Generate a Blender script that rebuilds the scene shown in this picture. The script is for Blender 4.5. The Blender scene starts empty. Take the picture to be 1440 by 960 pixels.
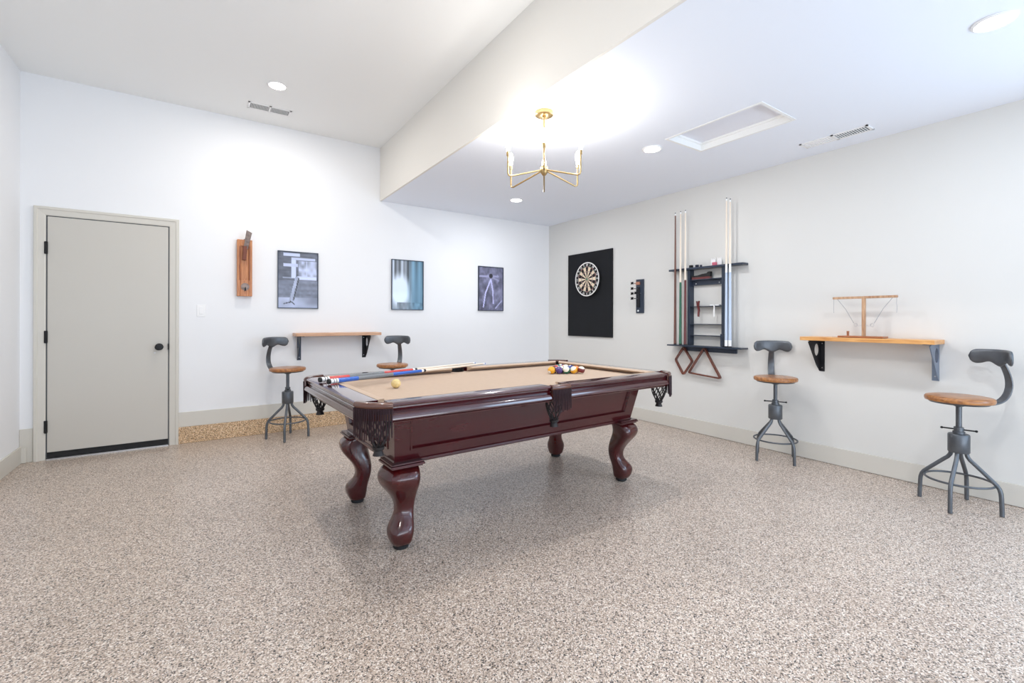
import bpy, bmesh, math, random
from math import sin, cos, pi, radians, sqrt
from mathutils import Vector, Matrix
random.seed(7)
sc = bpy.context.scene
COL = sc.collection

# ------------------------------------------------------------------ dimensions (metres)
D = 5.342      # back wall
W = 4.294      # right wall
XL = -1.236    # left wall
XB = 1.734     # face of the dropped ceiling
ZL = 2.582     # low ceiling
ZH = 3.205     # high ceiling
YR = -3.2      # rear of the room

# ------------------------------------------------------------------ materials
def srgb(r, g, b):
    f = lambda c: (c/255)/12.92 if c/255 <= .04045 else (((c/255)+.055)/1.055)**2.4
    return (f(r), f(g), f(b), 1)

def new_mat(name):
    m = bpy.data.materials.new(name); m.use_nodes = True
    nt = m.node_tree
    return m, nt, nt.nodes['Principled BSDF']

def mat(name, rgb, rough=.5, metal=0, coat=0, spec=.5, var=0, vscale=8, emit=0, emitc=None, trans=0, bump=0, bscale=200, coat_rough=.05, sheen=0):
    m, nt, b = new_mat(name)
    c = srgb(*rgb)
    b.inputs['Base Color'].default_value = c
    b.inputs['Roughness'].default_value = rough
    b.inputs['Metallic'].default_value = metal
    b.inputs['Specular IOR Level'].default_value = spec
    b.inputs['Coat Weight'].default_value = coat
    b.inputs['Coat Roughness'].default_value = coat_rough
    b.inputs['Sheen Weight'].default_value = sheen
    if trans: b.inputs['Transmission Weight'].default_value = trans
    if emit:
        b.inputs['Emission Color'].default_value = srgb(*(emitc or rgb))
        b.inputs['Emission Strength'].default_value = emit
    if var or bump:
        tc = nt.nodes.new('ShaderNodeTexCoord')
    if var:
        n = nt.nodes.new('ShaderNodeTexNoise'); n.inputs['Scale'].default_value = vscale; n.inputs['Detail'].default_value = 4
        nt.links.new(tc.outputs['Object'], n.inputs['Vector'])
        r = nt.nodes.new('ShaderNodeValToRGB')
        r.color_ramp.elements[0].position = .3; r.color_ramp.elements[1].position = .7
        r.color_ramp.elements[0].color = tuple(x*(1-var) for x in c[:3])+(1,)
        r.color_ramp.elements[1].color = tuple(min(1, x*(1+var)) for x in c[:3])+(1,)
        nt.links.new(n.outputs['Fac'], r.inputs['Fac']); nt.links.new(r.outputs['Color'], b.inputs['Base Color'])
    if bump:
        n2 = nt.nodes.new('ShaderNodeTexNoise'); n2.inputs['Scale'].default_value = bscale
        nt.links.new(tc.outputs['Object'], n2.inputs['Vector'])
        bp = nt.nodes.new('ShaderNodeBump'); bp.inputs['Strength'].default_value = bump; bp.inputs['Distance'].default_value = .002
        nt.links.new(n2.outputs['Fac'], bp.inputs['Height']); nt.links.new(bp.outputs['Normal'], b.inputs['Normal'])
    return m

def wood(name, dark, light, rough=.4, coat=0, axis='X', scale=6, stretch=10):
    m, nt, b = new_mat(name)
    tc = nt.nodes.new('ShaderNodeTexCoord'); mp = nt.nodes.new('ShaderNodeMapping')
    s = [stretch]*3; s['XYZ'.index(axis)] = 1
    mp.inputs['Scale'].default_value = s
    n = nt.nodes.new('ShaderNodeTexNoise'); n.inputs['Scale'].default_value = scale; n.inputs['Detail'].default_value = 6; n.inputs['Distortion'].default_value = .6
    r = nt.nodes.new('ShaderNodeValToRGB')
    r.color_ramp.elements[0].position = .32; r.color_ramp.elements[1].position = .68
    r.color_ramp.elements[0].color = srgb(*dark); r.color_ramp.elements[1].color = srgb(*light)
    nt.links.new(tc.outputs['Object'], mp.inputs['Vector']); nt.links.new(mp.outputs['Vector'], n.inputs['Vector'])
    nt.links.new(n.outputs['Fac'], r.inputs['Fac']); nt.links.new(r.outputs['Color'], b.inputs['Base Color'])
    b.inputs['Roughness'].default_value = rough; b.inputs['Coat Weight'].default_value = coat; b.inputs['Coat Roughness'].default_value = .06
    return m

def flake(name, coat=.35, warm=0):
    m, nt, b = new_mat(name)
    tc = nt.nodes.new('ShaderNodeTexCoord')
    v = nt.nodes.new('ShaderNodeTexVoronoi'); v.inputs['Scale'].default_value = 235; v.inputs['Randomness'].default_value = 1
    nt.links.new(tc.outputs['Object'], v.inputs['Vector'])
    sep = nt.nodes.new('ShaderNodeSeparateColor'); nt.links.new(v.outputs['Color'], sep.inputs['Color'])
    r = nt.nodes.new('ShaderNodeValToRGB'); cr = r.color_ramp; cr.interpolation = 'CONSTANT'
    pal = [(0, (46, 42, 40)), (.09, (120, 107, 99)), (.21, (164, 147, 134)), (.38, (190, 171, 155)), (.62, (208, 191, 176)), (.80, (231, 221, 211)), (.94, (152, 130, 112))]
    if warm: pal = [(p, (min(255, c[0]+14), c[1]-2, c[2]-26)) for p, c in pal]
    cr.elements[0].position = 0; cr.elements[0].color = srgb(*pal[0][1])
    cr.elements[1].position = pal[1][0]; cr.elements[1].color = srgb(*pal[1][1])
    for p, c in pal[2:]:
        e = cr.elements.new(p); e.color = srgb(*c)
    nt.links.new(sep.outputs['Red'], r.inputs['Fac'])
    n = nt.nodes.new('ShaderNodeTexNoise'); n.inputs['Scale'].default_value = 1.3; n.inputs['Detail'].default_value = 3
    nt.links.new(tc.outputs['Object'], n.inputs['Vector'])
    mr = nt.nodes.new('ShaderNodeMapRange'); mr.inputs['From Min'].default_value = .3; mr.inputs['From Max'].default_value = .7
    mr.inputs['To Min'].default_value = .93; mr.inputs['To Max'].default_value = 1.05
    nt.links.new(n.outputs['Fac'], mr.inputs['Value'])
    mx = nt.nodes.new('ShaderNodeVectorMath'); mx.operation = 'SCALE'
    nt.links.new(r.outputs['Color'], mx.inputs[0]); nt.links.new(mr.outputs['Result'], mx.inputs['Scale'])
    nt.links.new(mx.outputs['Vector'], b.inputs['Base Color'])
    b.inputs['Roughness'].default_value = .42
    b.inputs['Coat Weight'].default_value = coat; b.inputs['Coat Roughness'].default_value = .16
    bp = nt.nodes.new('ShaderNodeBump'); bp.inputs['Strength'].default_value = .12; bp.inputs['Distance'].default_value = .001
    nt.links.new(sep.outputs['Green'], bp.inputs['Height']); nt.links.new(bp.outputs['Normal'], b.inputs['Normal'])
    return m

M = {}
M['wall'] = mat('wall_paint', (236, 237, 239), .75, bump=.05, bscale=300)
M['wall2'] = mat('wall_paint_dimmed', (219, 218, 214), .75, bump=.05, bscale=300)  # same wall paint, darkened to stand in for dimmer light on the right wall
M['beam'] = mat('warm_white_paint', (228, 225, 219), .8)
M['ceil_low'] = mat('ceiling_paint_cool_light', (236, 241, 250), .85)  # bluish tint in the colour stands in for cool light on the low ceiling
M['ceil'] = mat('ceiling_paint', (240, 241, 240), .85)
M['base'] = mat('greige_trim_paint', (209, 205, 196), .45)
M['door'] = mat('greige_door_paint', (198, 194, 186), .42)
M['floor'] = flake('flake_epoxy_floor')
M['curb'] = flake('flake_epoxy_curb', .2, 1)
M['black'] = mat('black_metal', (24, 24, 26), .45, .4)
M['rubber'] = mat('black_rubber', (22, 22, 24), .7)
M['silver'] = mat('aluminium', (205, 206, 208), .3, .9)
M['white'] = mat('white_plastic', (240, 240, 240), .4)
M['brass'] = mat('brushed_brass', (172, 146, 102), .3, .9)
M['glow'] = mat('lamp_glow', (255, 252, 246), .5, emit=22, emitc=(255, 250, 242))
M['bulb'] = mat('bulb_glow', (255, 246, 232), .5, emit=30, emitc=(255, 246, 232))
M['cherry'] = wood('cherry_gloss', (58, 9, 15), (70, 13, 19), .25, .4, 'X', 3, 6)
M['cherry_rail'] = wood('cherry_high_gloss_rail', (58, 9, 15), (70, 13, 19), .2, 1, 'X', 3, 6)
M['cherry_z'] = wood('cherry_gloss_leg', (54, 6, 9), (72, 10, 12), .22, .5, 'Z', 3, 6)
M['cloth'] = mat('tan_billiard_cloth', (186, 162, 140), .9, sheen=.1, var=.03, vscale=30, bump=.1, bscale=900)
M['leather'] = mat('dark_brown_leather', (42, 20, 26), .6, spec=.3)
M['leather_top'] = mat('brown_leather_top', (92, 56, 44), .22, coat=.5)
M['net'] = mat('dark_net_leather', (30, 24, 24), .6)
M['sight'] = mat('pearl_inlay', (225, 222, 215), .3)
M['steel'] = mat('gunmetal_steel', (98, 102, 107), .4, .65, var=.12, vscale=20)
M['seatwood'] = wood('honey_seat_wood', (128, 78, 40), (186, 126, 70), .35, .3, 'X', 7, 9)
M['shelfwood'] = wood('orange_shelf_wood', (198, 134, 70), (232, 178, 112), .4, .2, 'Y', 6, 10)
M['shelfwood2'] = wood('pale_shelf_wood', (186, 140, 106), (216, 174, 142), .45, .1, 'X', 6, 10)
M['iron'] = mat('black_bracket_iron', (38, 38, 42), .5, .5)
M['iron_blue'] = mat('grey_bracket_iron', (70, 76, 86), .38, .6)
M['iron_lit'] = mat('bracket_iron_daylit', (122, 136, 156), .35, .5)  # black bracket iron with its blue daylight reflection put into the colour
M['felt'] = mat('black_felt', (15, 17, 22), .92, var=.15, vscale=5)
M['cream'] = mat('sisal_cream', (232, 212, 186), .85)
M['sisal_black'] = mat('sisal_black', (26, 24, 24), .85)
M['sisal_red'] = mat('sisal_red', (150, 60, 48), .85)
M['sisal_green'] = mat('sisal_green', (86, 120, 92), .85)
M['ringwhite'] = mat('board_white', (238, 236, 232), .6)
M['rackblack'] = mat('rack_charcoal_paint', (46, 56, 72), .3, .1)
M['maple'] = mat('maple_shaft', (234, 221, 204), .35, coat=.3)
M['brownwood'] = wood('dark_cue_wood', (84, 46, 34), (112, 66, 50), .3, .4, 'Z', 6, 9)
M['green'] = mat('green_lacquer', (26, 96, 66), .25, coat=.6)
M['redblack'] = mat('oxblood_lacquer', (96, 26, 26), .25, coat=.6)
M['paleblue'] = mat('pale_blue_lacquer', (192, 207, 228), .25, coat=.6)
M['blue'] = mat('blue_lacquer', (28, 92, 186), .2, coat=.7)
M['red'] = mat('red_lacquer', (206, 62, 58), .2, coat=.7)
M['linen'] = mat('grey_linen_wrap', (124, 128, 132), .7, var=.25, vscale=300)
M['rackwood'] = wood('mahogany_rack_wood', (84, 40, 30), (124, 66, 48), .35, .4, 'Z', 6, 6)
M['planewood'] = wood('beech_plane_wood', (160, 96, 56), (204, 138, 88), .4, .2, 'Z', 8, 12)
M['planedark'] = mat('plane_dark_side', (112, 56, 36), .5)
M['planeiron'] = mat('old_iron', (138, 122, 116), .5, .35, var=.3, vscale=40)
M['gamewood'] = wood('walnut_game_wood', (160, 118, 86), (204, 166, 130), .4, .2, 'Z', 8, 8)
M['gamebase'] = wood('red_brown_game_base', (140, 82, 46), (180, 112, 66), .35, .3, 'Y', 8, 8)
M['string'] = mat('grey_cord', (150, 152, 158), .7)
M['copper'] = mat('copper_metal', (196, 140, 116), .3, .8)
M['grille'] = mat('vent_dark', (92, 96, 100), .8)
M['chalk_dark'] = mat('dark_blue_chalk', (36, 42, 60), .9)
M['pink'] = mat('pink_chalk', (214, 110, 130), .8)
M['hatch'] = mat('hatch_panel', (232, 234, 242), .8)

# ------------------------------------------------------------------ mesh builder
class MB:
    def __init__(s): s.v = []; s.f = []
    def add(s, vs, fs, mtx=None):
        o = len(s.v)
        s.v += [tuple(mtx @ Vector(p)) if mtx else tuple(p) for p in vs]
        s.f += [tuple(i+o for i in f) for f in fs]; return s
    def box(s, x0, x1, y0, y1, z0, z1, mtx=None):
        vs = [(x, y, z) for z in (z0, z1) for y in (y0, y1) for x in (x0, x1)]
        return s.add(vs, [(0, 2, 3, 1), (4, 5, 7, 6), (0, 1, 5, 4), (2, 6, 7, 3), (0, 4, 6, 2), (1, 3, 7, 5)], mtx)
    def loft(s, rings, closed=False, cap=True):
        n = len(rings[0]); vs = [p for r in rings for p in r]; fs = []
        R = len(rings)
        for i in range(R if closed else R-1):
            j = (i+1) % R
            for k in range(n):
                l = (k+1) % n
                fs.append((i*n+k, i*n+l, j*n+l, j*n+k))
        if cap and not closed:
            fs.append(tuple(range(n))[::-1]); fs.append(tuple((R-1)*n+k for k in range(n)))
        return s.add(vs, fs)
    def tube(s, pts, r, n=10, flat=None, closed=False):
        """round (or flat=(w,t) with fixed side vector) tube along pts; r may be a list"""
        pts = [Vector(p) for p in pts]; N = len(pts)
        rr = r if isinstance(r, (list, tuple)) else [r]*N
        rings = []; prev = None
        for i, p in enumerate(pts):
            if closed: t = pts[(i+1) % N]-pts[i-1]
            else: t = pts[min(i+1, N-1)]-pts[max(i-1, 0)]
            t.normalize()
            if prev is None:
                a = Vector((0, 0, 1)) if abs(t.z) < .9 else Vector((1, 0, 0))
                u = t.cross(a).normalized()
            else:
                u = (prev - t*prev.dot(t)).normalized()
            prev = u; w = t.cross(u)
            rings.append([tuple(p+(u*cos(2*pi*k/n)+w*sin(2*pi*k/n))*rr[i]) for k in range(n)])
        return s.loft(rings, closed)
    def cyl(s, a, b, r, r2=None, n=24):
        return s.tube([a, b], [r, r if r2 is None else r2], n)
    def lathe(s, prof, c=(0, 0, 0), n=32, axis='Z'):
        rings = []
        for r, h in prof:
            ring = []
            for k in range(n):
                t = 2*pi*k/n; u, w = r*cos(t), r*sin(t)
                p = {'Z': (u, w, h), 'X': (h, u, w), 'Y': (w, h, u)}[axis]
                ring.append((p[0]+c[0], p[1]+c[1], p[2]+c[2]))
            rings.append(ring)
        return s.loft(rings)
    def prism(s, poly, z0, z1, axis='Z'):
        """poly of 2-D points extruded along axis"""
        def P(u, w, h): return {'Z': (u, w, h), 'Y': (u, h, w), 'X': (h, u, w)}[axis]
        n = len(poly)
        return s.loft([[P(u, w, z0) for u, w in poly], [P(u, w, z1) for u, w in poly]])
    def sphere(s, c, r, n=24, m=14, sc=(1, 1, 1)):
        prof = [(max(1e-5, sin(pi*i/m))*r, -cos(pi*i/m)*r) for i in range(m+1)]
        rings = [[(c[0]+a*cos(2*pi*k/n)*sc[0], c[1]+a*sin(2*pi*k/n)*sc[1], c[2]+h*sc[2]) for k in range(n)] for a, h in prof]
        return s.loft(rings)
    def build(s, name, m, parent=None, smooth=True, bevel=0, sub=0, angle=35, seg=2):
        me = bpy.data.meshes.new(name)
        me.from_pydata(s.v, [], s.f)
        bm = bmesh.new(); bm.from_mesh(me); bmesh.ops.recalc_face_normals(bm, faces=bm.faces); bm.to_mesh(me); bm.free()
        if smooth and hasattr(me, 'shade_smooth'):
            me.shade_smooth()
            try: me.set_sharp_from_angle(angle=radians(angle))
            except Exception: pass
        o = bpy.data.objects.new(name, me); COL.objects.link(o)
        if isinstance(m, (list, tuple)):
            for x in m: me.materials.append(x)
        else: me.materials.append(m)
        if parent: o.parent = parent
        if bevel:
            b = o.modifiers.new('bevel', 'BEVEL'); b.width = bevel; b.segments = seg; b.limit_method = 'ANGLE'; b.angle_limit = radians(40)
            b.harden_normals = True if smooth else False
        if sub:
            b = o.modifiers.new('sub', 'SUBSURF'); b.levels = sub; b.render_levels = sub
        return o

def box(name, m, x0, x1, y0, y1, z0, z1, parent=None, bevel=0):
    return MB().box(x0, x1, y0, y1, z0, z1).build(name, m, parent, bevel=bevel)
def empty(name, loc, rz=0):
    o = bpy.data.objects.new(name, None); o.empty_display_size = .1; COL.objects.link(o)
    o.location = loc; o.rotation_euler = (0, 0, rz); return o
def tag(o, label=None, cat=None, group=None, kind=None):
    if label: o['label'] = label
    if cat: o['category'] = cat
    if group: o['group'] = group
    if kind: o['kind'] = kind
    return o
def struct(o, label=None, cat=None): return tag(o, label, cat, None, 'structure')
def children(o): return [c for c in COL.objects if c.parent == o]
def copy_tree(o, parent=None):
    c = o.copy(); COL.objects.link(c)
    if parent: c.parent = parent
    for ch in children(o): copy_tree(ch, c)
    return c

# ------------------------------------------------------------------ room shell
T = .12
struct(box('floor', M['floor'], XL-T, W+T, YR, D+T, -.1, 0), 'speckled beige and grey flake epoxy garage floor', 'floor')
struct(box('wall_back', M['wall'], XL-T, W+T, D, D+T, -.1, ZH+.2), 'white painted back wall with the grey door and three framed pictures', 'wall')
struct(box('wall_right', M['wall2'], W, W+T, YR, D, -.1, ZH+.2), 'white right wall holding the dartboard and cue rack', 'wall')
struct(box('wall_left', M['wall'], XL-T, XL, YR, D, -.1, ZH+.2), 'white left wall at the edge beside the door', 'wall')
# rear wall: jambs and header around the wide open garage doorway behind the camera
r = MB().box(XL-T, XL+.25, YR-T, YR, -.1, ZH+.2).box(W-.25, W+T, YR-T, YR, -.1, ZH+.2).box(XL+.25, W-.25, YR-T, YR, 2.25, ZH+.2)
struct(r.build('wall_rear', M['wall']), 'white rear wall around the open garage doorway', 'wall')
box_hi = MB().box(XL, XB, YR, D, ZH, ZH+.1)
struct(box_hi.build('ceiling', M['ceil']), 'raised white ceiling over the door side of the room', 'ceiling')
HX0, HX1, HY0, HY1 = 2.975, 3.41, 1.53, 2.245       # attic hatch opening
lo = MB().box(XB+.02, HX0, YR, D, ZL, ZL+.1).box(HX1, W, YR, D, ZL, ZL+.1).box(HX0, HX1, YR, HY0, ZL, ZL+.1).box(HX0, HX1, HY1, D, ZL, ZL+.1)
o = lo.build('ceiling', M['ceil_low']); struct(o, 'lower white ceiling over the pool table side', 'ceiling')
struct(box('trim_1', M['beam'], XB, XB+.02, YR, D, ZL, ZH), 'long upright white step face between the high and low ceilings', 'beam')
# window in the right wall, nearer the viewer than the photograph shows; daylight comes in here
wn = empty('window_1', (W, -1.25, .4)); struct(wn, 'white framed window in the right wall', 'window')
wf = MB()
for a, b, c, d in ((-1.33, -1.25, -.08, 1.58), (1.25, 1.33, -.08, 1.58), (-1.33, 1.33, -.08, 0), (-1.33, 1.33, 1.50, 1.58)): wf.box(-.028, -.0005, a, b, c, d)
wf.build('window_frame', M['white'], wn, smooth=False)
# curb + baseboards
cb = MB().box(-.215, W, D-.022, D, 0, .156)
struct(cb.build('trim_2', M['curb'], bevel=.004), 'tan speckled epoxy curb along the foot of the back wall', 'curb')
struct(box('baseboard_back', M['base'], -.215, W, D-.014, D, .156, .296, bevel=.003), 'greige baseboard on the curb of the back wall', 'baseboard')
struct(box('baseboard_corner', M['base'], XL+.001, -1.157, D-.014, D, 0, .275, bevel=.003), 'short tall greige baseboard between left wall and door', 'baseboard')
struct(box('baseboard_left', M['base'], XL, XL+.016, YR, D-.03, 0, .135, bevel=.003), 'greige baseboard along the left wall', 'baseboard')
struct(box('trim_3', M['base'], XL+.001, XL+.045, D-.034, D-.0145, 0, .128, bevel=.004), 'small greige end block in the corner by the door', 'trim')
struct(box('baseboard_right', M['base'], W-.016, W, YR, D-.023, .002, .141, bevel=.003), 'greige baseboard along the right wall', 'baseboard')

# ------------------------------------------------------------------ door
dr = empty('door_1', (-.67, D, 0)); struct(dr, 'flat greige door with black knob in the back wall', 'door')
ox, oy = -.67, D
def dl(x): return x-ox
MB().box(dl(-1.073), dl(-.266), -.012, -.001, .062, 2.036).build('door_leaf', M['door'], dr, bevel=.002)
MB().box(dl(-1.073), dl(-.266), -.016, -.001, .012, .062).box(dl(-1.073), dl(-.266), -.019, -.012, .052, .058).build('door_sweep', M['rubber'], dr)
MB().box(dl(-1.075), dl(-.262), -.03, -.001, 0, .011).build('threshold', M['silver'], dr)
# casing: stepped profile swept round the opening
prof = [(0, .0), (0, .014), (.008, .018), (.045, .022), (.052, .028), (.068, .028), (.072, .022), (.072, .0)]   # (outwards, proud)
xl, xr, zt = dl(-1.082), dl(-.257), 2.043
rings = []
for (px, pz, dx, dz) in ((xl, 0, -1, 0), (xl, zt, -1, 1), (xr, zt, 1, 1), (xr, 0, 1, 0)):
    rings.append([(px+dx*u, -.001-v, pz+dz*u) for u, v in prof])
MB().loft(rings).build('door_casing', M['base'], dr, smooth=False)
g = MB().box(xl, xl+.008, -.006, -.001, 0, zt).box(xr-.008, xr, -.006, -.001, 0, zt).box(xl, xr, -.006, -.001, 2.036, zt)
g.build('door_gap', M['grille'], dr)
for z in (1.772, 1.028, .278):
    h = MB().box(dl(-1.092), dl(-1.070), -.02, -.012, z-.05, z+.05).cyl((dl(-1.080), -.024, z-.052), (dl(-1.080), -.024, z+.052), .008, n=12)
    h.build('hinge', M['black'], dr)
kb = MB().lathe([(.001, -.013), (.032, -.013), (.032, -.019), (.012, -.022), (.011, -.04), (.02, -.046), (.029, -.055), (.030, -.064), (.024, -.072), (.001, -.075)], (dl(-.332), 0, .922), 28, 'Y')
kb.build('door_knob', M['black'], dr)
MB().box(dl(-.268), dl(-.259), -.024, -.012, .895, .95).build('strike_plate', M['black'], dr)
MB().lathe([(.001, -.012), (.006, -.012), (.006, -.016), (.001, -.017)], (dl(-.365), 0, .868), 12, 'Y').build('lock_pin', M['silver'], dr)

# light switch
ls = empty('light_switch', (-.011, D, 1.262)); tag(ls, 'small white light switch on the back wall right of the door', 'light switch')
MB().box(-.035, .035, -.006, -.0005, -.058, .058).build('cover_plate', M['white'], ls, bevel=.003)
MB().box(-.016, .016, -.011, -.006, -.034, .034).build('rocker', M['white'], ls, bevel=.002)

# ------------------------------------------------------------------ ceiling fittings
def downlight(x, y, z, label):
    t = empty('recessed_downlight', (x, y, z)); tag(t, label, 'ceiling light', 'recessed ceiling lights')
    MB().lathe([(.066, -.0005), (.078, -.0005), (.078, -.006), (.07, -.010), (.064, -.008), (.064, -.001)], (0, 0, 0), 36).build('trim_ring', M['white'], t)
    MB().lathe([(.001, -.001), (.064, -.001), (.064, -.006), (.001, -.006)], (0, 0, 0), 36).build('lens', M['glow'], t)
downlight(.532, 4.411, ZH, 'round glowing light in the high ceiling near the air vent')
downlight(3.034, 4.386, ZL, 'glowing light in the low ceiling below the brass chandelier')
downlight(3.041, 2.444, ZL, 'glowing light in the low ceiling left of the attic hatch')
downlight(3.064, .5, ZL, 'largest glowing light at the top right of the low ceiling')

def vent(name, label, x0, x1, y0, y1, z, along, dark):
    t = empty(name, ((x0+x1)/2, (y0+y1)/2, z)); tag(t, label, 'air vent')
    hx, hy = (x1-x0)/2, (y1-y0)/2
    fr = MB()
    bw = .014
    fr.box(-hx, hx, -hy, -hy+bw, -.007, -.0005).box(-hx, hx, hy-bw, hy, -.007, -.0005)
    fr.box(-hx, -hx+bw, -hy, hy, -.007, -.0005).box(hx-bw, hx, -hy, hy, -.007, -.0005)
    if along == 'x': fr.box(-bw*.6, bw*.6, -hy, hy, -.007, -.0005)
    else: fr.box(-hx, hx, -bw*.6, bw*.6, -.007, -.0005)
    fr.build('frame', M['white'], t)
    for k in (0, 1):
        lo_, hi_ = ((-1, 0), (0, 1))[k]
        b = MB()
        if along == 'x': b.box(hx*lo_ + (.008 if k else bw), hx*hi_ - (bw if k else .008), -hy+bw, hy-bw, -.002, -.0008)
        else: b.box(-hx+bw, hx-bw, hy*lo_ + (.008 if k else bw), hy*hi_ - (bw if k else .008), -.002, -.0008)
        b.build('grille_back', M['grille'] if dark[k] else M['white'], t)
        sl = MB(); n = 13
        for i in range(n):
            if along == 'x':
                a0 = hx*lo_ + bw + (hx-1.5*bw)*i/n; sl.box(a0, a0+.0045, -hy+bw, hy-bw, -.006, -.002)
            else:
                a0 = hy*lo_ + bw + (hy-1.5*bw)*i/n; sl.box(-hx+bw, hx-bw, a0, a0+.0045, -.006, -.002)
        sl.build('louvres', M['white'], t)
vent('ceiling_vent', 'white two section air vent in the high ceiling above the back wall', .35, .715, 4.875, 5.02, ZH, 'x', (1, 1))
vent('ceiling_vent', 'white air vent in the low ceiling right of the attic hatch', 3.93, 4.06, 1.27, 1.72, ZL, 'y', (1, 0))

# attic hatch
ah = empty('attic_hatch', ((HX0+HX1)/2, (HY0+HY1)/2, ZL)); tag(ah, 'recessed white rectangular attic hatch in the low ceiling', 'attic hatch')
hx, hy = (HX1-HX0)/2, (HY1-HY0)/2
MB().box(-hx+.001, hx-.001, -hy+.001, hy-.001, .058, .075).build('hatch_panel', M['hatch'], ah)
fr = MB()
prof = [(0, 0), (0, .058), (.018, .058), (.018, .045), (.006, .04), (.006, -.004), (-.014, -.004), (-.014, -.0005), (0, -.0005)]
rings = [[(sx*(hx-u), sy*(hy-u), v) for u, v in prof] for sx, sy in ((-1, -1), (1, -1), (1, 1), (-1, 1))]
fr.loft(rings, closed=True).build('hatch_frame', M['ceil'], ah, smooth=False)

# ------------------------------------------------------------------ chandelier
ch = empty('chandelier', (1.905, 2.425, ZL)); tag(ch, 'brass six arm chandelier hanging from the low ceiling above the pool table', 'chandelier')
MB().lathe([(.001, -.0005), (.062, -.0005), (.062, -.024), (.056, -.028), (.012, -.028), (.012, -.04), (.001, -.04)], n=36).build('canopy', M['brass'], ch)
zh = -.395
MB().cyl((0, 0, -.028), (0, 0, zh+.03), .0072, n=12).cyl((0, 0, -.22), (0, 0, -.205), .008, n=12).build('rod', M['brass'], ch)
MB().lathe([(.001, .035), (.012, .03), (.018, .03), (.026, .018), (.026, -.012), (.018, -.024), (.01, -.034), (.001, -.036)], (0, 0, zh), 24).build('hub', M['brass'], ch)
ze = 2.115-ZL
view = .5964
bulbs = []
for k in range(6):
    a = pi/2-view-radians(4)+k*pi/3
    R = .27
    d = Vector((cos(a), sin(a), 0))
    pts = [d*.02+Vector((0, 0, zh)), d*(R-.02)+Vector((0, 0, ze)), d*(R-.005)+Vector((0, 0, ze+.004)), d*R+Vector((0, 0, ze+.016)), d*R+Vector((0, 0, ze+.145))]
    arm = MB().tube(pts, [.0055]*5, 10).build('arm', M['brass'], ch)
    MB().lathe([(.001, ze+.128), (.0105, ze+.128), (.0105, ze+.155), (.001, ze+.155)], tuple(d*R), 16).build('socket', M['brass'], arm)
    MB().lathe([(.001, ze+.155), (.009, ze+.156), (.011, ze+.175), (.016, ze+.195), (.0165, ze+.212), (.010, ze+.238), (.001, ze+.248)], tuple(d*R), 16).build('bulb', M['bulb'], arm)
    bulbs.append(Vector((1.905, 2.425, ZL))+d*R+Vector((0, 0, ze+.215)))

# ------------------------------------------------------------------ pool table
TX, TY, TR = 1.696, 2.67, .028
pt = empty('pool_table', (TX, TY, 0), TR)
tag(pt, 'glossy dark cherry pool table with tan cloth and fringed leather pockets', 'pool table')
A, B, Z1, Z0 = 1.137, .652, .803, .714     # rail outer half length / half width, top, underside
C = .125                                    # corner cut for the pocket
ZC = .768                                   # cloth
# cloth bed with pocket notches
def bed_poly(ins, c, r):
    a, b = A-ins, B-ins; p = []
    for sx, sy in ((-1, -1), (1, -1), (1, 1), (-1, 1)):
        q = [(sx*a, sy*(b-c)), (sx*(a-c*.55), sy*(b-c*.55)), (sx*(a-c), sy*b)]
        if sx*sy < 0: q = q[::-1]
        p += q if (sx, sy) != (1, -1) else q
        if (sx, sy) in ((-1, -1), (1, 1)):
            n = 8
            p += [(-sx*0 + (-1 if sy < 0 else 1)*r*cos(pi*i/n), sy*(b-r*.9*sin(pi*i/n))) for i in range(n+1)]
    return p
def fixpoly(ins, c, r):
    a, b = A-ins, B-ins; p = []
    p += [(-a, -b+c), (-a+c*.55, -b+c*.55), (-a+c, -b)]
    p += [(-r*cos(pi*i/8), -b+r*.9*sin(pi*i/8)) for i in range(9)]
    p += [(a-c, -b), (a-c*.55, -b+c*.55), (a, -b+c)]
    p += [(a, b-c), (a-c*.55, b-c*.55), (a-c, b)]
    p += [(r*cos(pi*i/8), b-r*.9*sin(pi*i/8)) for i in range(9)]
    p += [(-a+c, b), (-a+c*.55, b-c*.55), (-a, b-c)]
    return p
MB().prism(fixpoly(.07, .085, .055), ZC-.035, ZC).build('cloth_bed', M['cloth'], pt, smooth=False)
# cabinet (tapers inwards to the bottom) with recessed panels
ca0, cb0, ca1, cb1, zb, zt = .903, .404, .935, .478, .451, .733
cab = MB()
def quadpanel(p00, p10, p11, p01, m0, m1, mb, mt, dep):
    """face p00..p01 with a recessed panel; m* are margins as fractions"""
    p00, p10, p11, p01 = map(Vector, (p00, p10, p11, p01))
    def P(u, v): return (p00*(1-u)+p10*u)*(1-v)+(p01*(1-u)+p11*u)*v
    n = (p10-p00).cross(p01-p00).normalized()
    e = .006
    L = (p10-p00).length; H = (p01-p00).length
    o_ = [P(0, 0), P(1, 0), P(1, 1), P(0, 1)]
    def ring(k, off): return [P(m0+k/L, mb+k/H)+n*off, P(1-m1-k/L, mb+k/H)+n*off, P(1-m1-k/L, 1-mt-k/H)+n*off, P(m0+k/L, 1-mt-k/H)+n*off]
    rs = [o_, ring(0, 0), ring(.004, .006), ring(.012, .006), ring(.018, -dep), ring(.03, -dep)]
    vs = [tuple(p) for r in rs for p in r]; fs = []
    for i in range(len(rs)-1):
        for k in range(4):
            l = (k+1) % 4; fs.append((i*4+k, i*4+l, i*4+4+l, i*4+4+k))
    q = (len(rs)-1)*4; fs.append((q, q+1, q+2, q+3))
    cab.add(vs, fs)
lo = [(-ca0, -cb0, zb), (ca0, -cb0, zb), (ca0, cb0, zb), (-ca0, cb0, zb)]
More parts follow.
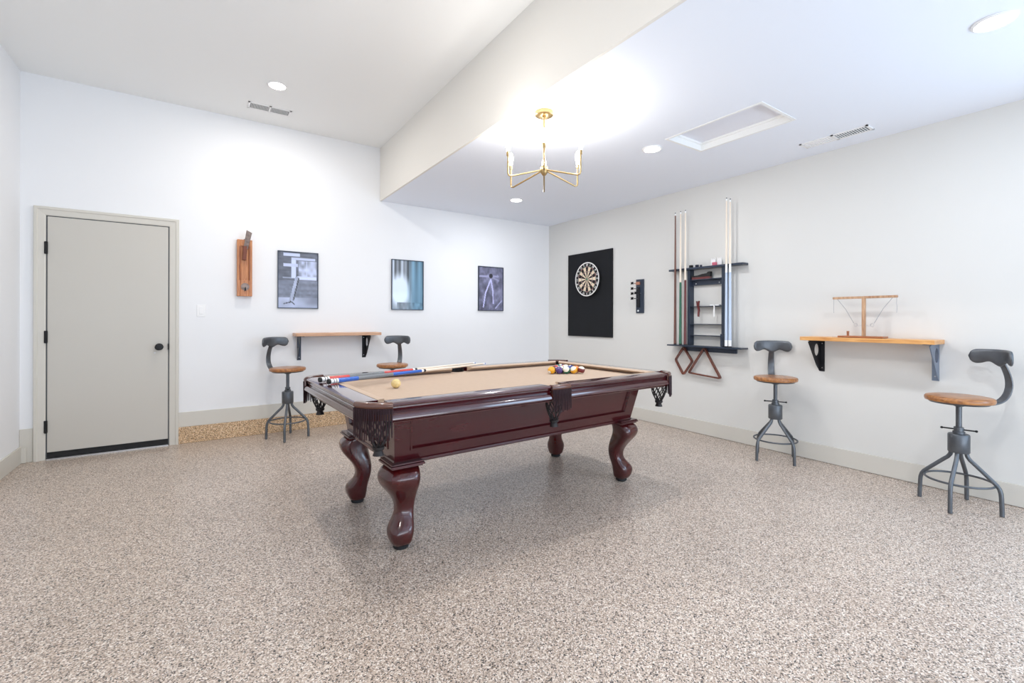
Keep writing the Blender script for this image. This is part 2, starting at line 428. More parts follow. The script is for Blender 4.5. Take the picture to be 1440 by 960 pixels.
hi = [(-ca1, -cb1, zt), (ca1, -cb1, zt), (ca1, cb1, zt), (-ca1, cb1, zt)]
for i in range(4):
    j = (i+1) % 4; long_ = i % 2 == 0
    mm = .045 if long_ else .10
    quadpanel(lo[i], lo[j], hi[j], hi[i], mm, mm, .2, .02, .01)
cab.add(lo+hi, [(3, 2, 1, 0), (4, 5, 6, 7)])
cab.build('cabinet', M['cherry'], pt, smooth=False)
tr = MB()
rings = [[(sx*(ca0+u), sy*(cb0+u), zb+v) for u, v in ((-.03, -.012), (.004, -.012), (.008, -.006), (.008, .006), (.003, .012), (-.03, .012))] for sx, sy in ((-1, -1), (1, -1), (1, 1), (-1, 1))]
tr.loft(rings, closed=True).build('cabinet_moulding', M['cherry'], pt, smooth=False)
# rails
RP = [(-.105, Z0), (-.105, Z1), (-.010, Z1), (-.003, Z1-.003), (0, Z1-.009), (-.003, Z1-.015), (-.012, Z1-.018), (-.012, Z1-.024), (-.007, Z1-.029),
      (-.013, Z1-.036), (-.015, Z1-.041), (-.010, Z1-.044), (-.002, Z1-.047), (.0015, Z1-.051), (.0045, Z1-.059), (.0065, Z1-.067), (.0065, Z1-.074), (.001, Z1-.079), (-.006, Z1-.081), (-.003, Z1-.084), (-.006, Z0)]
CP = [(-.104, Z1-.002), (-.104, ZC+.002), (-.125, ZC+.014), (-.152, ZC+.024), (-.154, ZC+.029), (-.150, ZC+.031), (-.125, Z1+.0008), (-.104, Z1+.0012)]
def rail(p0, p1, nrm, c0, c1):
    """p0->p1 outer edge line, nrm outward; c0,c1: how much the cushion is cut back at each end"""
    p0, p1, nrm = Vector(p0), Vector(p1), Vector(nrm); t = (p1-p0).normalized()
    def sweep(prof, s0, s1, k0=0, k1=0):
        R = []
        for q, s, k in ((p0, s0, k0), (p1, -s1, -k1)):
            R.append([tuple((q+t*(s+k*max(0, (-u-.104))/.05))+nrm*u+Vector((0, 0, v))) for u, v in prof])
        return MB().loft(R)
    rl = sweep(RP, 0, 0).build('rail', M['cherry_rail'], pt, angle=28)
    sweep(CP, .002, .002, c0, c1).build('cushion', M['cloth'], rl, angle=50)
S = .068
for sy in (-1, 1):
    rail((-A+C, sy*B, 0), (-S, sy*B, 0), (0, sy, 0), .045, .02)
    rail((S, sy*B, 0), (A-C, sy*B, 0), (0, sy, 0), .02, .045)
for sx in (-1, 1):
    rail((sx*A, -B+C, 0), (sx*A, B-C, 0), (sx, 0, 0), .045, .045)
# pockets
def pocket(P0, P1, P2, centre, rad, fl, tag_='corner'):
    """plan Bezier P0-P1-P2 is the outer line of the leather; centre, rad: net"""
    n = 24
    P0, P1, P2 = Vector(P0), Vector(P1), Vector(P2); ctr = Vector(centre)
    def bz(t): return P0*(1-t)**2+P1*2*t*(1-t)+P2*t*t
    def nr(t):
        d = (P1-P0)*(1-t)+(P2-P1)*t; m = Vector((d.y, -d.x)).normalized()
        return m if m.dot(bz(t)-ctr) > 0 else -m
    prof = [(-.034, Z1-.012), (-.030, Z1+.003), (-.012, Z1+.006), (.002, Z1+.003), (.008, Z1-.005), (.009, Z1-.014), (.005, Z1-.02), (.003, Z1-.075), (-.004, Z1-.075), (-.006, Z1-.02), (-.02, Z1-.014)]
    rings = []
    for i in range(n+1):
        t = i/n; b_, m_ = bz(t), nr(t)
        rings.append([(b_.x+m_.x*u, b_.y+m_.y*u, v) for u, v in prof])
    col = MB().loft(rings).build('leather_collar', M['leather_top'], pt, angle=50)
    # inner lining of the pocket mouth
    ln = MB(); k = 22
    rg = []
    for rr, z in ((rad+.004, Z1-.008), (rad+.004, ZC-.05), (rad, ZC-.05), (rad, Z1-.008)):
        pass
    a0 = math.atan2((bz(.5)-ctr).y, (bz(.5)-ctr).x)
    sect = []
    for i in range(k+1):
        a = a0-radians(115)+radians(230)*i/k
        c_, s_ = cos(a), sin(a)
        sect.append([(ctr.x+c_*q, ctr.y+s_*q, z) for q, z in ((rad, Z1-.014), (rad+.005, Z1-.014), (rad+.005, ZC-.045), (rad, ZC-.045))])
    ln.loft(sect).build('pocket_lining', M['net'], col)
    # fringe: header strip and hanging thongs
    L = sum((bz((i+1)/n)-bz(i/n)).length for i in range(n))
    fr = MB()
    N = int(L/.0105)
    rings = []
    for i in range(n+1):
        t = i/n; b_, m_ = bz(t), nr(t)
        rings.append([(b_.x+m_.x*u, b_.y+m_.y*u, v) for u, v in ((.006, Z1-.021), (.009, Z1-.022), (.009, Z1-.045), (.006, Z1-.045))])
    fr.loft(rings)
    for i in range(N):
        t = (i+.5)/N; b_, m_ = bz(t), nr(t)
        ln_ = fl*(1+.10*sin(pi*t))*random.uniform(.93, 1.04)
        sway = random.uniform(-.003, .003); sw2 = random.uniform(-.001, .003)
        td = Vector((m_.y, -m_.x))
        pts = []
        for q in (0, .3, .6, 1):
            pts.append((b_.x+m_.x*(.0085+sw2*q)+td.x*sway*q, b_.y+m_.y*(.0085+sw2*q)+td.y*sway*q, Z1-.022-ln_*q))
        fr.tube(pts, [.0046, .0042, .0034, .0026], 6)
    fr.build('fringe', M['leather'], col)
    # net pouch of crossing thongs
    nt_ = MB(); m = 8; zt_, zb_ = ZC-.035, .590
    def pr(q): return rad*(1-.10*q-.62*q**2.6)
    for d_ in (-1, 1):
        for j in range(m):
            pts = []
            for q in range(9):
                f = q/8; a = 2*pi*j/m+d_*f*1.5
                pts.append((ctr.x+pr(f)*cos(a), ctr.y+pr(f)*sin(a), zt_+(zb_-zt_)*f))
            nt_.tube(pts, .0036, 5)
    for z in (zt_,):
        nt_.tube([(ctr.x+rad*cos(2*pi*i/20), ctr.y+rad*sin(2*pi*i/20), z) for i in range(20)], .005, 6, closed=True)
    nt_.lathe([(.001, zb_+.006), (.028, zb_+.004), (.026, zb_-.008), (.018, zb_-.014), (.026, zb_-.036), (.001, zb_-.038)], (ctr.x, ctr.y, 0), 18)
    nt_.build('net_pouch', M['net'], col)
for sx in (-1, 1):
    for sy in (-1, 1):
        c1 = Vector((sx*(A-C*.20), sy*(B-C*.20)))
        pocket((sx*A, sy*(B-C-.004)), c1, (sx*(A-C-.004), sy*B), (sx*(A-.098), sy*(B-.098)), .056, .135)
for sy in (-1, 1):
    pocket((-S-.002, sy*(B+.001)), (0, sy*(B+.016)), (S+.002, sy*(B+.001)), (0, sy*(B-.062)), .052, .115)
# legs : cabriole with the knee and toe pushed out along the diagonal
def leg(sx, sy):
    fx, fy = sx*.855, sy*.368
    dx, dy = sx/sqrt(2), sy/sqrt(2)
    # z, half size, outward offset
    keys = [(.018, .048, -.006), (.035, .054, .000), (.07, .066, .006), (.105, .068, .004), (.130, .060, -.012), (.16, .050, -.034), (.19, .0475, -.044), (.23, .052, -.043), (.27, .061, -.026), (.31, .072, .000), (.345, .081, .020), (.375, .085, .026), (.40, .084, .020), (.42, .078, .006), (.432, .072, -.004)]
    rings = []
    n = 28
    for z, h, off in keys:
        ring = []
        for k in range(n):
            a = 2*pi*k/n+pi/4; e = .62
            c_, s_ = cos(a), sin(a)
            u = math.copysign(abs(c_)**e, c_)*h*.96; v = math.copysign(abs(s_)**e, s_)*h*.96
            wd = 1+.26*math.exp(-((z-.36)/.10)**2); al = u*dx+v*dy; pe = -u*dy+v*dx
            u, v = al*dx-pe*wd*dy, al*dy+pe*wd*dx
            ring.append((fx+dx*off+u, fy+dy*off+v, z))
        rings.append(ring)
    lg = MB().loft(rings).build('leg', M['cherry_z'], pt, angle=60, sub=1)
    MB().lathe([(.001, .001), (.036, .001), (.04, .006), (.04, .02), (.001, .02)], (fx-dx*.004, fy-dy*.004, 0), 24).build('foot_pad', M['rubber'], lg)
    cp = MB(); ox_, oy_ = fx-dx*.012, fy-dy*.012
    for z0, z1_, h in ((.428, .437, .083), (.437, .447, .092), (.447, .456, .086)):
        cp.box(ox_-h, ox_+h, oy_-h, oy_+h, z0, z1_)
    cp.build('leg_cap', M['cherry'], lg, bevel=.003)
for sx in (-1, 1):
    for sy in (-1, 1): leg(sx, sy)

TM = Matrix.Translation((TX, TY, 0)) @ Matrix.Rotation(TR, 4, 'Z')
# ------------------------------------------------------------------ balls
BR = .0286
def ballmat(name, base, stripe=False):
    m, nt, b = new_mat(name)
    b.inputs['Roughness'].default_value = .12; b.inputs['Coat Weight'].default_value = .6
    if not stripe:
        tc = nt.nodes.new('ShaderNodeTexCoord'); s = nt.nodes.new('ShaderNodeSeparateXYZ'); nt.links.new(tc.outputs['Object'], s.inputs[0])
        mth = nt.nodes.new('ShaderNodeMath'); mth.operation = 'GREATER_THAN'; mth.inputs[1].default_value = BR*.9
        ab = nt.nodes.new('ShaderNodeMath'); ab.operation = 'ABSOLUTE'; nt.links.new(s.outputs['X'], ab.inputs[0]); nt.links.new(ab.outputs[0], mth.inputs[0])
        c0, c1 = base, (240, 234, 220)
    else:
        tc = nt.nodes.new('ShaderNodeTexCoord'); s = nt.nodes.new('ShaderNodeSeparateXYZ'); nt.links.new(tc.outputs['Object'], s.inputs[0])
        ab = nt.nodes.new('ShaderNodeMath'); ab.operation = 'ABSOLUTE'; nt.links.new(s.outputs['Z'], ab.inputs[0])
        mth = nt.nodes.new('ShaderNodeMath'); mth.operation = 'GREATER_THAN'; mth.inputs[1].default_value = BR*.52; nt.links.new(ab.outputs[0], mth.inputs[0])
        c0, c1 = base, (240, 232, 212)
    mx = nt.nodes.new('ShaderNodeMix'); mx.data_type = 'RGBA'
    mx.inputs['A'].default_value = srgb(*c0); mx.inputs['B'].default_value = srgb(*c1)
    nt.links.new(mth.outputs[0], mx.inputs['Factor']); nt.links.new(mx.outputs['Result'], b.inputs['Base Color'])
    return m
def ball(x, y, name, m, label, rot, group=None):
    o = MB().sphere((0, 0, 0), BR, 28, 16).build(name, m)
    p = TM @ Vector((x, y, ZC+BR)); o.location = p; o.rotation_euler = rot
    tag(o, label, 'billiard ball', group); return o
cuemat = mat('cream_ball', (232, 206, 140), .15, coat=.6, var=.18, vscale=30)
ball(-.735, .005, 'cue_ball', cuemat, 'lone cream yellow ball on the tan cloth beside the cues', (.5, .3, 0))
Yl, Bl, Rd, Pu, Or, Gr, Ma, Bk = (236, 168, 30), (38, 56, 130), (196, 46, 36), (74, 50, 116), (232, 120, 36), (16, 104, 74), (112, 30, 34), (20, 20, 22)
# rows from the apex towards the far end; within a row from the camera side
rows = [[('solid yellow ball at the near tip of the racked triangle', Yl, 0)],
        [('solid blue purple ball behind the yellow tip ball, camera side', Pu, 0), ('solid maroon ball behind the yellow tip ball, wall side', Ma, 0)],
        [('green striped white ball in the middle of the row facing the camera', Gr, 1), ('solid black ball in the heart of the rack', Bk, 0), ('solid red ball on the wall side edge of the rack, third row', Rd, 0)],
        [('yellow striped white ball, fourth in the row facing the camera', Yl, 1), ('solid blue ball inside the rack beside the black ball', Bl, 0), ('orange striped ball inside the rack behind the black ball', Or, 1), ('solid green ball on the wall side edge, fourth row', Gr, 0)],
        [('maroon striped ball at the right camera side corner of the rack', Ma, 1), ('solid orange ball in the last row next to the maroon corner ball', Or, 0), ('blue striped ball in the middle of the last row', Bl, 1), ('red striped ball in the last row toward the back wall', Rd, 1), ('purple striped ball at the far corner of the rack', Pu, 1)]]
ax, ay = .505, .02
for i, row in enumerate(rows):
    for j, (lb, c, st) in enumerate(row):
        m = ballmat('ball_%s_%d' % ('stripe' if st else 'solid', i*5+j), c, st)
        ball(ax+i*(BR*2+.0006)*.866, ay+(j-i/2)*(BR*2+.0006), 'pool_ball', m, lb, (random.uniform(-1, 1), random.uniform(-1, 1), random.uniform(0, 3)), 'racked pool balls on the tan cloth')

# ------------------------------------------------------------------ cues
def cue_parts(root, segs, n=14):
    """segs: (name, mat, z0, z1, r0, r1)"""
    for nm, m, z0, z1, r0, r1 in segs:
        MB().lathe([(.0005, z0), (r0, z0), (r1, z1), (.0005, z1)], n=n).build(nm, m, root)
def table_cue(P0, P1, mainm, label):
    t = empty('cue_stick', (0, 0, 0)); tag(t, label, 'pool cue', 'cues lying on the pool table')
    a, b = TM @ Vector(P0), TM @ Vector(P1)
    d = (b-a).normalized(); L = (b-a).length
    t.location = a; t.rotation_euler = d.to_track_quat('Z', 'Y').to_euler()
    R0, R1 = .0148, .0062
    def r(z): return R0+(R1-R0)*z/L
    q = lambda nm, m, z0, z1, k=1: (nm, m, z0, z1, r(z0)*k, r(z1)*k)
    cue_parts(t, [q('bumper', M['rubber'], 0, .012), q('butt_cap', M['white'], .012, .062), q('cap_ring', M['rubber'], .030, .034, 1.02), q('cap_ring', M['rubber'], .046, .050, 1.02), q('butt_sleeve', mainm, .062, .20), q('wrap', M['linen'], .20, .47), q('forearm', mainm, .47, .725), q('joint', M['white'], .725, .745), q('joint_collar', M['rubber'], .745, .765), q('shaft', M['maple'], .765, L-.03), q('ferrule', M['white'], L-.03, L-.008), q('tip', M['blue'], L-.008, L)])
Zr = Z1+.0155
table_cue((-1.095, .125, Zr+.003), (.275, .60, Z1+.0115), M['blue'], 'blue cue with grey wrap lying across the table corner, nearer the white ball')
table_cue((-1.118, .235, Zr+.003), (.23, .688, Z1+.0115), M['red'], 'red cue with grey wrap lying behind the blue cue')

# ------------------------------------------------------------------ stools
def make_stool(name='swivel_stool'):
    t = empty(name, (0, 0, 0))
    MB().lathe([(.001, .667), (.150, .667), (.163, .671), (.166, .680), (.166, .692), (.160, .699), (.146, .702), (.001, .700)], n=48).build('seat', M['seatwood'], t, angle=50)
    MB().lathe([(.001, .655), (.14, .657), (.15, .667), (.001, .667)], n=40).build('seat_pan', M['steel'], t)
    path = [(-.03, 0, .652), (.06, 0, .651), (.15, 0, .651), (.20, 0, .657), (.238, 0, .673), (.266, 0, .700), (.282, 0, .737), (.287, 0, .780), (.281, 0, .825), (.266, 0, .868), (.248, 0, .905), (.236, 0, .935), (.230, 0, .955)]
    N = len(path); rings = []
    for i, p in enumerate(path):
        p = Vector(p); tg = (Vector(path[min(i+1, N-1)])-Vector(path[max(i-1, 0)])).normalized()
        nn = Vector((-tg.z, 0, tg.x)); f = i/(N-1); w = .033-.013*f; th = .0085
        ring = []
        for u, v in ((-1, -.3), (-.7, -1), (.7, -1), (1, -.3), (1, .5), (.7, .7), (-.7, .7), (-1, .5)):
            q = p+Vector((0, w*u, 0))+nn*(th*v); ring.append(tuple(q))
        rings.append(ring)
    MB().loft(rings).build('back_arm', M['steel'], t, sub=1, angle=60)
    # backrest : curved band, lobed below, drawn in towards the arm at the middle
    g = []; nU, nV = 40, 8
    def edge(u):
        a = abs(u)
        topz = 1.0-.006*u*u; botz = .903+.016*math.exp(-((a-.42)/.2)**2)-.012*math.exp(-(a/.2)**2)
        if a > .78:
            k = sqrt(max(0, 1-((a-.78)/.22)**2)); mid = (topz+botz)/2+.002; topz = mid+(topz-mid)*k; botz = mid+(botz-mid)*k
        return topz, botz
    front, back = [], []
    rings = []
    for i in range(nU+1):
        u = -1+2*i/nU; u = max(-.9995, min(.9995, u)); tz, bz_ = edge(u)
        y = .148*u; x = .232-.062*u*u
        ang = math.atan2(.124*u, .148)
        nx, ny = cos(ang), sin(ang)
        ring = []
        hh = (tz-bz_)/2; mid = (tz+bz_)/2; th = .010*min(1, .25+hh/.045)
        for k in range(12):
            a = 2*pi*k/12; cc, ss = cos(a), sin(a)
            zz = mid+hh*math.copysign(abs(ss)**.6, ss); oo = th*math.copysign(abs(cc)**.6, cc)
            ring.append((x+nx*oo+.02*(zz-.95)*-.8, y+ny*oo, zz))
        rings.append(ring)
    MB().loft(rings).build('backrest', M['steel'], t, angle=70)
    MB().cyl((0, 0, .42), (0, 0, .655), .0150, n=20).lathe([(.015, .655), (.045, .655), (.05, .650), (.018, .635), (.015, .635)], n=24).build('screw_post', M['steel'], t)
    MB().lathe([(.015, .463), (.030, .463), (.030, .478), (.024, .480), (.024, .505), (.0152, .507), (.0152, .463)], n=24).build('collar', M['steel'], t)
    tb = MB().cyl((-.078, 0, .490), (.078, 0, .490), .0045, n=10)
    for s_ in (-1, 1): tb.sphere((s_*.079, 0, .490), .0075, 12, 8)
    tb.build('clamp_bar', M['black'], t)
    MB().lathe([(.001, .345), (.050, .345), (.053, .349), (.053, .455), (.050, .462), (.001, .464)], n=36).build('hub', M['steel'], t, angle=50)
    for k in range(4):
        a = k*pi/2; d = Vector((cos(a), sin(a), 0))
        pr_ = [(.036, .40), (.036, .345), (.040, .325), (.052, .305), (.075, .282), (.11, .245), (.145, .208), (.168, .183), (.180, .162), (.186, .138), (.188, .11), (.190, .05), (.191, .003)]
        MB().tube([d*r_+Vector((0, 0, z_)) for r_, z_ in pr_], .0115, 14).build('leg', M['steel'], t)
    MB().tube([(.162*cos(2*pi*i/48), .162*sin(2*pi*i/48), .172) for i in range(48)], .0065, 10, closed=True).build('foot_ring', M['steel'], t)
    return t
BAR = {0: -81, 1: 116, 2: 84, 3: 30}
grp = 'adjustable stools with wooden seats and curved metal backs'
def rel(a, t, legdir, backdir):
    """legs stand at legdir, seat with back swivelled to backdir"""
    t.rotation_euler = (0, 0, legdir)
    for c in children(t):
        if c.name.split('.')[0] in ('seat', 'seat_pan', 'back_arm', 'backrest'): c.rotation_euler = (0, 0, backdir-legdir)
s1 = make_stool()
stools = [(s1, (3.983, .802), 0, radians(-41), 'metal swivel stool nearest the camera under the right shelf, back to the right')]
for p, ld, bd, lb in (((4.035, 1.95), radians(-19), radians(33), 'metal swivel stool left of the orange wall shelf, in front of the right wall'),
                      ((.703, 5.01), radians(-16), radians(121), 'metal swivel stool left of the back wall shelf, legs fully in view'),
                      ((1.705, 4.82), radians(10), radians(53), 'metal swivel stool behind the pool table, only seat and back showing')):
    stools.append((copy_tree(s1), p, ld, bd, lb))
for t, p, ld, bd, lb in stools:
    t.location = (p[0], p[1], 0); rel(0, t, ld, bd)
    for c in children(t):
        if c.name.startswith('clamp_bar'): c.rotation_euler = (0, 0, radians(BAR[[q[0] for q in stools].index(t)])-ld); tag(t, lb, 'stool', grp)

# ------------------------------------------------------------------ wall shelves
def bracket(parent, m, along, pos, length=.17, height=.27, z_top=0, flip=1):
    """triangular plate with a round hole; local frame: wall at 0, projecting 'length' out; returns part"""
    n = 28; hc = (.064, z_top-.080); hr = (.042, .052)
    # polygon outline sampled, hole sampled, bridged ring
    tri = [(.004, z_top), (length, z_top), (length, z_top-.012), (.024, z_top-height), (.004, z_top-height)]
    out = []
    for i in range(n):
        a = 2*pi*i/n; d = Vector((cos(a), sin(a)))
        best = None
        for k in range(len(tri)):
            p, q = Vector(tri[k]), Vector(tri[(k+1) % len(tri)]); e = q-p; w = p-Vector(hc)
            den = d.x*e.y-d.y*e.x
            if abs(den) < 1e-9: continue
            tt = (w.x*e.y-w.y*e.x)/den; uu = (w.x*d.y-w.y*d.x)/den
            if tt > 0 and -1e-6 <= uu <= 1+1e-6 and (best is None or tt < best): best = tt
        out.append((hc[0]+d.x*best, hc[1]+d.y*best))
    # snap nearest samples onto the true corners
    for c in tri:
        k = min(range(n), key=lambda i: (out[i][0]-c[0])**2+(out[i][1]-c[1])**2); out[k] = c
    inn = [(hc[0]+hr[0]*cos(2*pi*i/n), hc[1]+hr[1]*sin(2*pi*i/n)) for i in range(n)]
    def P(o_, s_, z_):   # o_: out of wall, s_: along the wall
        return (-o_, s_, z_) if along == 'y' else (s_, -o_, z_)
    mb = MB(); th = .003
    rings = [[P(u, pos-th, v) for u, v in inn], [P(u, pos-th, v) for u, v in out], [P(u, pos+th, v) for u, v in out], [P(u, pos+th, v) for u, v in inn]]
    mb.loft(rings, closed=True)
    # wall flange and top flange
    def bx(o0, o1, s0, s1_, z0, z1_):
        a, b_ = P(o0, s0, z0), P(o1, s1_, z1_)
        mb.box(min(a[0], b_[0]), max(a[0], b_[0]), min(a[1], b_[1]), max(a[1], b_[1]), z0, z1_)
    bx(.0005, .0045, min(pos, pos+flip*.037), max(pos, pos+flip*.037), z_top-height, z_top)
    bx(.0005, length, min(pos, pos+flip*.037), max(pos, pos+flip*.037), z_top-.005, z_top-.0003)
    br = mb.build('bracket', m, parent, smooth=False)
    sc_ = MB()
    for zz in (z_top-.03, z_top-height+.03):
        c = P(.0045, pos+flip*.019, zz)
        sc_.lathe([(.0005, 0), (.005, 0), (.004, .003*(1)), (.0005, .0035)] if False else [(.0005, -.004), (.004, -.004), (.005, 0), (.0005, 0)], c, 12, 'X' if along == 'y' else 'Y')
    sc_.build('screw_heads', M['silver'], br)
sr = empty('wall_shelf', (W, 1.355, 1.018)); tag(sr, 'orange brown wooden wall shelf on black brackets, right wall, holding the game', 'shelf', 'wall shelves')
MB().box(-.23, -.0005, -.418, .418, 0, .030).build('shelf_board', M['shelfwood'], sr, bevel=.003)
bracket(sr, M['iron'], 'y', .361, .212, .262, 0, -1); bracket(sr, M['iron_lit'], 'y', -.388, .212, .262, 0, 1)
sl = empty('wall_shelf', (1.24, D, 1.003)); tag(sl, 'pale wooden wall shelf on dark brackets, empty, back wall', 'shelf', 'wall shelves')
MB().box(-.445, .445, -.22, -.0005, 0, .032).build('shelf_board', M['shelfwood2'], sl, bevel=.004)
bracket(sl, M['iron_blue'], 'x', -.399, .205, .262, 0, 1); bracket(sl, M['iron'], 'x', .325, .205, .262, 0, -1)

# ------------------------------------------------------------------ ring game on the shelf
zs = 1.0485
gm = empty('ring_hook_game', (4.175, 1.37, zs)); tag(gm, 'wooden T shaped ring and hook game standing on the orange shelf', 'tabletop game')
MB().box(-.055, .055, -.135, .155, 0, .014).build('game_base', M['gamebase'], gm, bevel=.003)
MB().box(-.011, .011, -.011, .011, .014, .300).build('post', M['gamewood'], gm, bevel=.001)
MB().box(-.010, .010, -.205, .205, .300, .318).build('crossbar', M['gamewood'], gm, bevel=.002)
MB().lathe([(.0005, .014), (.008, .014), (.009, .05), (.0005, .05)], (-.015, .098, 0), 14).build('peg', M['gamebase'], gm)
for s_ in (-1, 1):
    MB().tube([(0, s_*.2, .300), (-.002, s_*.199, .26), (.001, s_*.201, .225), (-.001, s_*.199, .19)], .0013, 6).build('cord', M['string'], gm)
    MB().tube([(0, s_*.175, .300), (0, s_*.12, .222), (0, s_*.065, .112)], .0016, 6).build('cord', M['string'], gm)
    MB().tube([(0, s_*.052+.011*cos(2*pi*i/16), .098+.012*sin(2*pi*i/16)) for i in range(16)], .0018, 6, closed=True).build('ring', M['silver'], gm)
    MB().tube([(0, s_*.011, .098), (0, s_*.03, .090), (0, s_*.042, .092), (0, s_*.045, .104)], .0018, 6).build('hook', M['silver'], gm)

# ------------------------------------------------------------------ dartboard panel + dartboard
pn = MB().box(W-.022, W-.0005, 4.048, 4.885, .958, 2.088).build('mounted_felt_panel', M['felt'], bevel=.003)
tag(pn, 'tall black felt backing panel on the right wall behind the dartboard', 'backing panel')
px0 = W-.023
db = empty('dartboard', (px0, 4.462, 1.722)); tag(db, 'round cream and black dartboard hanging on the black panel', 'dartboard')
bx0 = -.036
MB().lathe([(.0005, -.0005), (.219, -.0005), (.2255, -.006), (.2255, bx0), (.2255, bx0), (.0005, bx0)], n=64, axis='X').build('board_body', M['sisal_black'], db)
MB().lathe([(.212, bx0), (.226, bx0), (.226, bx0-.004), (.212, bx0-.004)][::-1], n=64, axis='X')
rg = MB(); nR = 64
rg.loft([[(bx0-xx, rr*cos(2*pi*k/nR), rr*sin(2*pi*k/nR)) for k in range(nR)] for rr, xx in ((.213, .0002), (.213, .005), (.2265, .005), (.2265, .0002))], closed=True)
rg.build('outer_ring', M['ringwhite'], db)
def sector(mb, r0, r1, a0, a1, x, n=4):
    pts = [(x, r0*sin(a0+(a1-a0)*i/n), r0*cos(a0+(a1-a0)*i/n)) for i in range(n+1)]+[(x, r1*sin(a0+(a1-a0)*i/n), r1*cos(a0+(a1-a0)*i/n)) for i in range(n, -1, -1)]
    o_ = len(mb.v); mb.v += pts
    for i in range(n):
        mb.f.append((o_+i, o_+i+1, o_+2*n-i, o_+2*n+1-i))
cw, bw_, rd, gn = MB(), MB(), MB(), MB()
for k in range(20):
    a0, a1 = (k-.5)*pi/10, (k+.5)*pi/10
    dark = k % 2 == 0
    for r0, r1 in ((.016, .099), (.107, .162)): sector(bw_ if dark else cw, r0, r1, a0, a1, bx0-.0012)
    for r0, r1 in ((.099, .107), (.162, .170)): sector(rd if dark else gn, r0, r1, a0, a1, bx0-.0012)
cw.build('cream_segments', M['cream'], db); bw_.build('black_segments', M['sisal_black'], db)
rd.build('red_segments', M['sisal_red'], db); gn.build('green_segments', M['sisal_green'], db)
MB().lathe([(.0005, bx0-.001), (.016, bx0-.001), (.016, bx0-.003), (.0005, bx0-.003)], n=24, axis='X').build('bullseye', M['sisal_green'], db)
nums = [20, 1, 18, 4, 13, 6, 10, 15, 2, 17, 3, 19, 7, 16, 8, 11, 14, 9, 12, 5]
allv, allf = [], []
for k, nmb in enumerate(nums):
    cu = bpy.data.curves.new('numeral', 'FONT'); cu.body = str(nmb); cu.size = .040; cu.align_x = 'CENTER'; cu.align_y = 'CENTER'; cu.extrude = .0006; cu.offset = .0006
    ob = bpy.data.objects.new('numeral', cu); COL.objects.link(ob)
    dg = bpy.context.evaluated_depsgraph_get(); me = bpy.data.meshes.new_from_object(ob.evaluated_get(dg))
    a = k*pi/10
    # board faces -X: seen from the front, right is -Y. text x -> -Y, text y -> Z, rotated clockwise by a
    off = len(allv)
    for v in me.vertices:
        tx, ty = v.co.x, v.co.y+.1915
        sx_, sz_ = tx*cos(a)+ty*sin(a), -tx*sin(a)+ty*cos(a)
        allv.append((bx0-.0020-v.co.z, -sx_, sz_))
    allf += [tuple(i+off for i in p.vertices) for p in me.polygons]
    bpy.data.objects.remove(ob); bpy.data.curves.remove(cu); bpy.data.meshes.remove(me)
nm = MB(); nm.v = allv; nm.f = allf; nm.build('numerals', M['ringwhite'], db, smooth=False)
wr = MB()
for r_ in (.016, .099, .107, .162, .170):
    wr.tube([(bx0-.002, r_*cos(2*pi*i/48), r_*sin(2*pi*i/48)) for i in range(48)], .0008, 4, closed=True)
wr.build('wire_rings', M['silver'], db)
MB().box(-.006, -.0002, -.03, .03, -.03, .03).build('mount_plate', M['black'], db)

# dart holder with darts
dh = empty('dart_holder', (W, 3.615, 1.262)); tag(dh, 'narrow dark grey dart holder board on the wall right of the dartboard', 'dart holder')
MB().box(-.014, -.0005, -.056, .056, 0, .40).build('holder_board', M['rackblack'], dh, bevel=.002)
MB().box(-.03, -.014, -.010, .046, .335, .372).build('copper_block', M['copper'], dh, bevel=.002)
MB().box(-.024, -.014, -.004, .04, .07, .31).build('dart_rail', M['iron'], dh, bevel=.002)
MB().lathe([(.0005, -.014), (.011, -.014), (.010, -.018), (.0005, -.018)], (0, .022, .028), 16, 'X').build('screw_head', M['white'], dh)
for (y, z, lb) in ((3.637, 1.613, 'dart with copper barrel at the top of the dart holder'), (3.637, 1.550, 'black dart second from the top in the dart holder'), (3.637, 1.491, 'black dart third from the top in the dart holder'), (3.637, 1.434, 'lowest black dart in the left column of the dart holder'), (3.585, 1.496, 'single black dart in the right column of the dart holder')):
    t = empty('dart', (W-.0245, y, z)); tag(t, lb, 'dart', 'darts stuck in the dart holder')
    MB().cyl((0, 0, 0), (-.03, 0, 0), .0009, .0014, 8).build('point', M['silver'], t)
    MB().lathe([(.0005, -.028), (.0035, -.03), (.0042, -.05), (.0036, -.062), (.0005, -.063)], n=12, axis='X').build('barrel', M['copper'] if 'copper' in lb else M['iron'], t)
    MB().cyl((-.062, 0, 0), (-.092, 0, 0), .002, n=8).build('shaft', M['black'], t)
    fl = MB()
    for k in range(4):
        a = k*pi/2+pi/4; c_, s_ = cos(a), sin(a)
        fl.prism([(-.078, 0), (-.086, .019), (-.110, .019), (-.112, 0)], -.0004, .0004, 'Y')
        o_ = len(fl.v)-8
        fl.v[o_:] = [(x_, z_*c_-y_*s_, z_*s_+y_*c_) for x_, y_, z_ in fl.v[o_:]]
    fl.build('flight', M['black'], t, smooth=False)

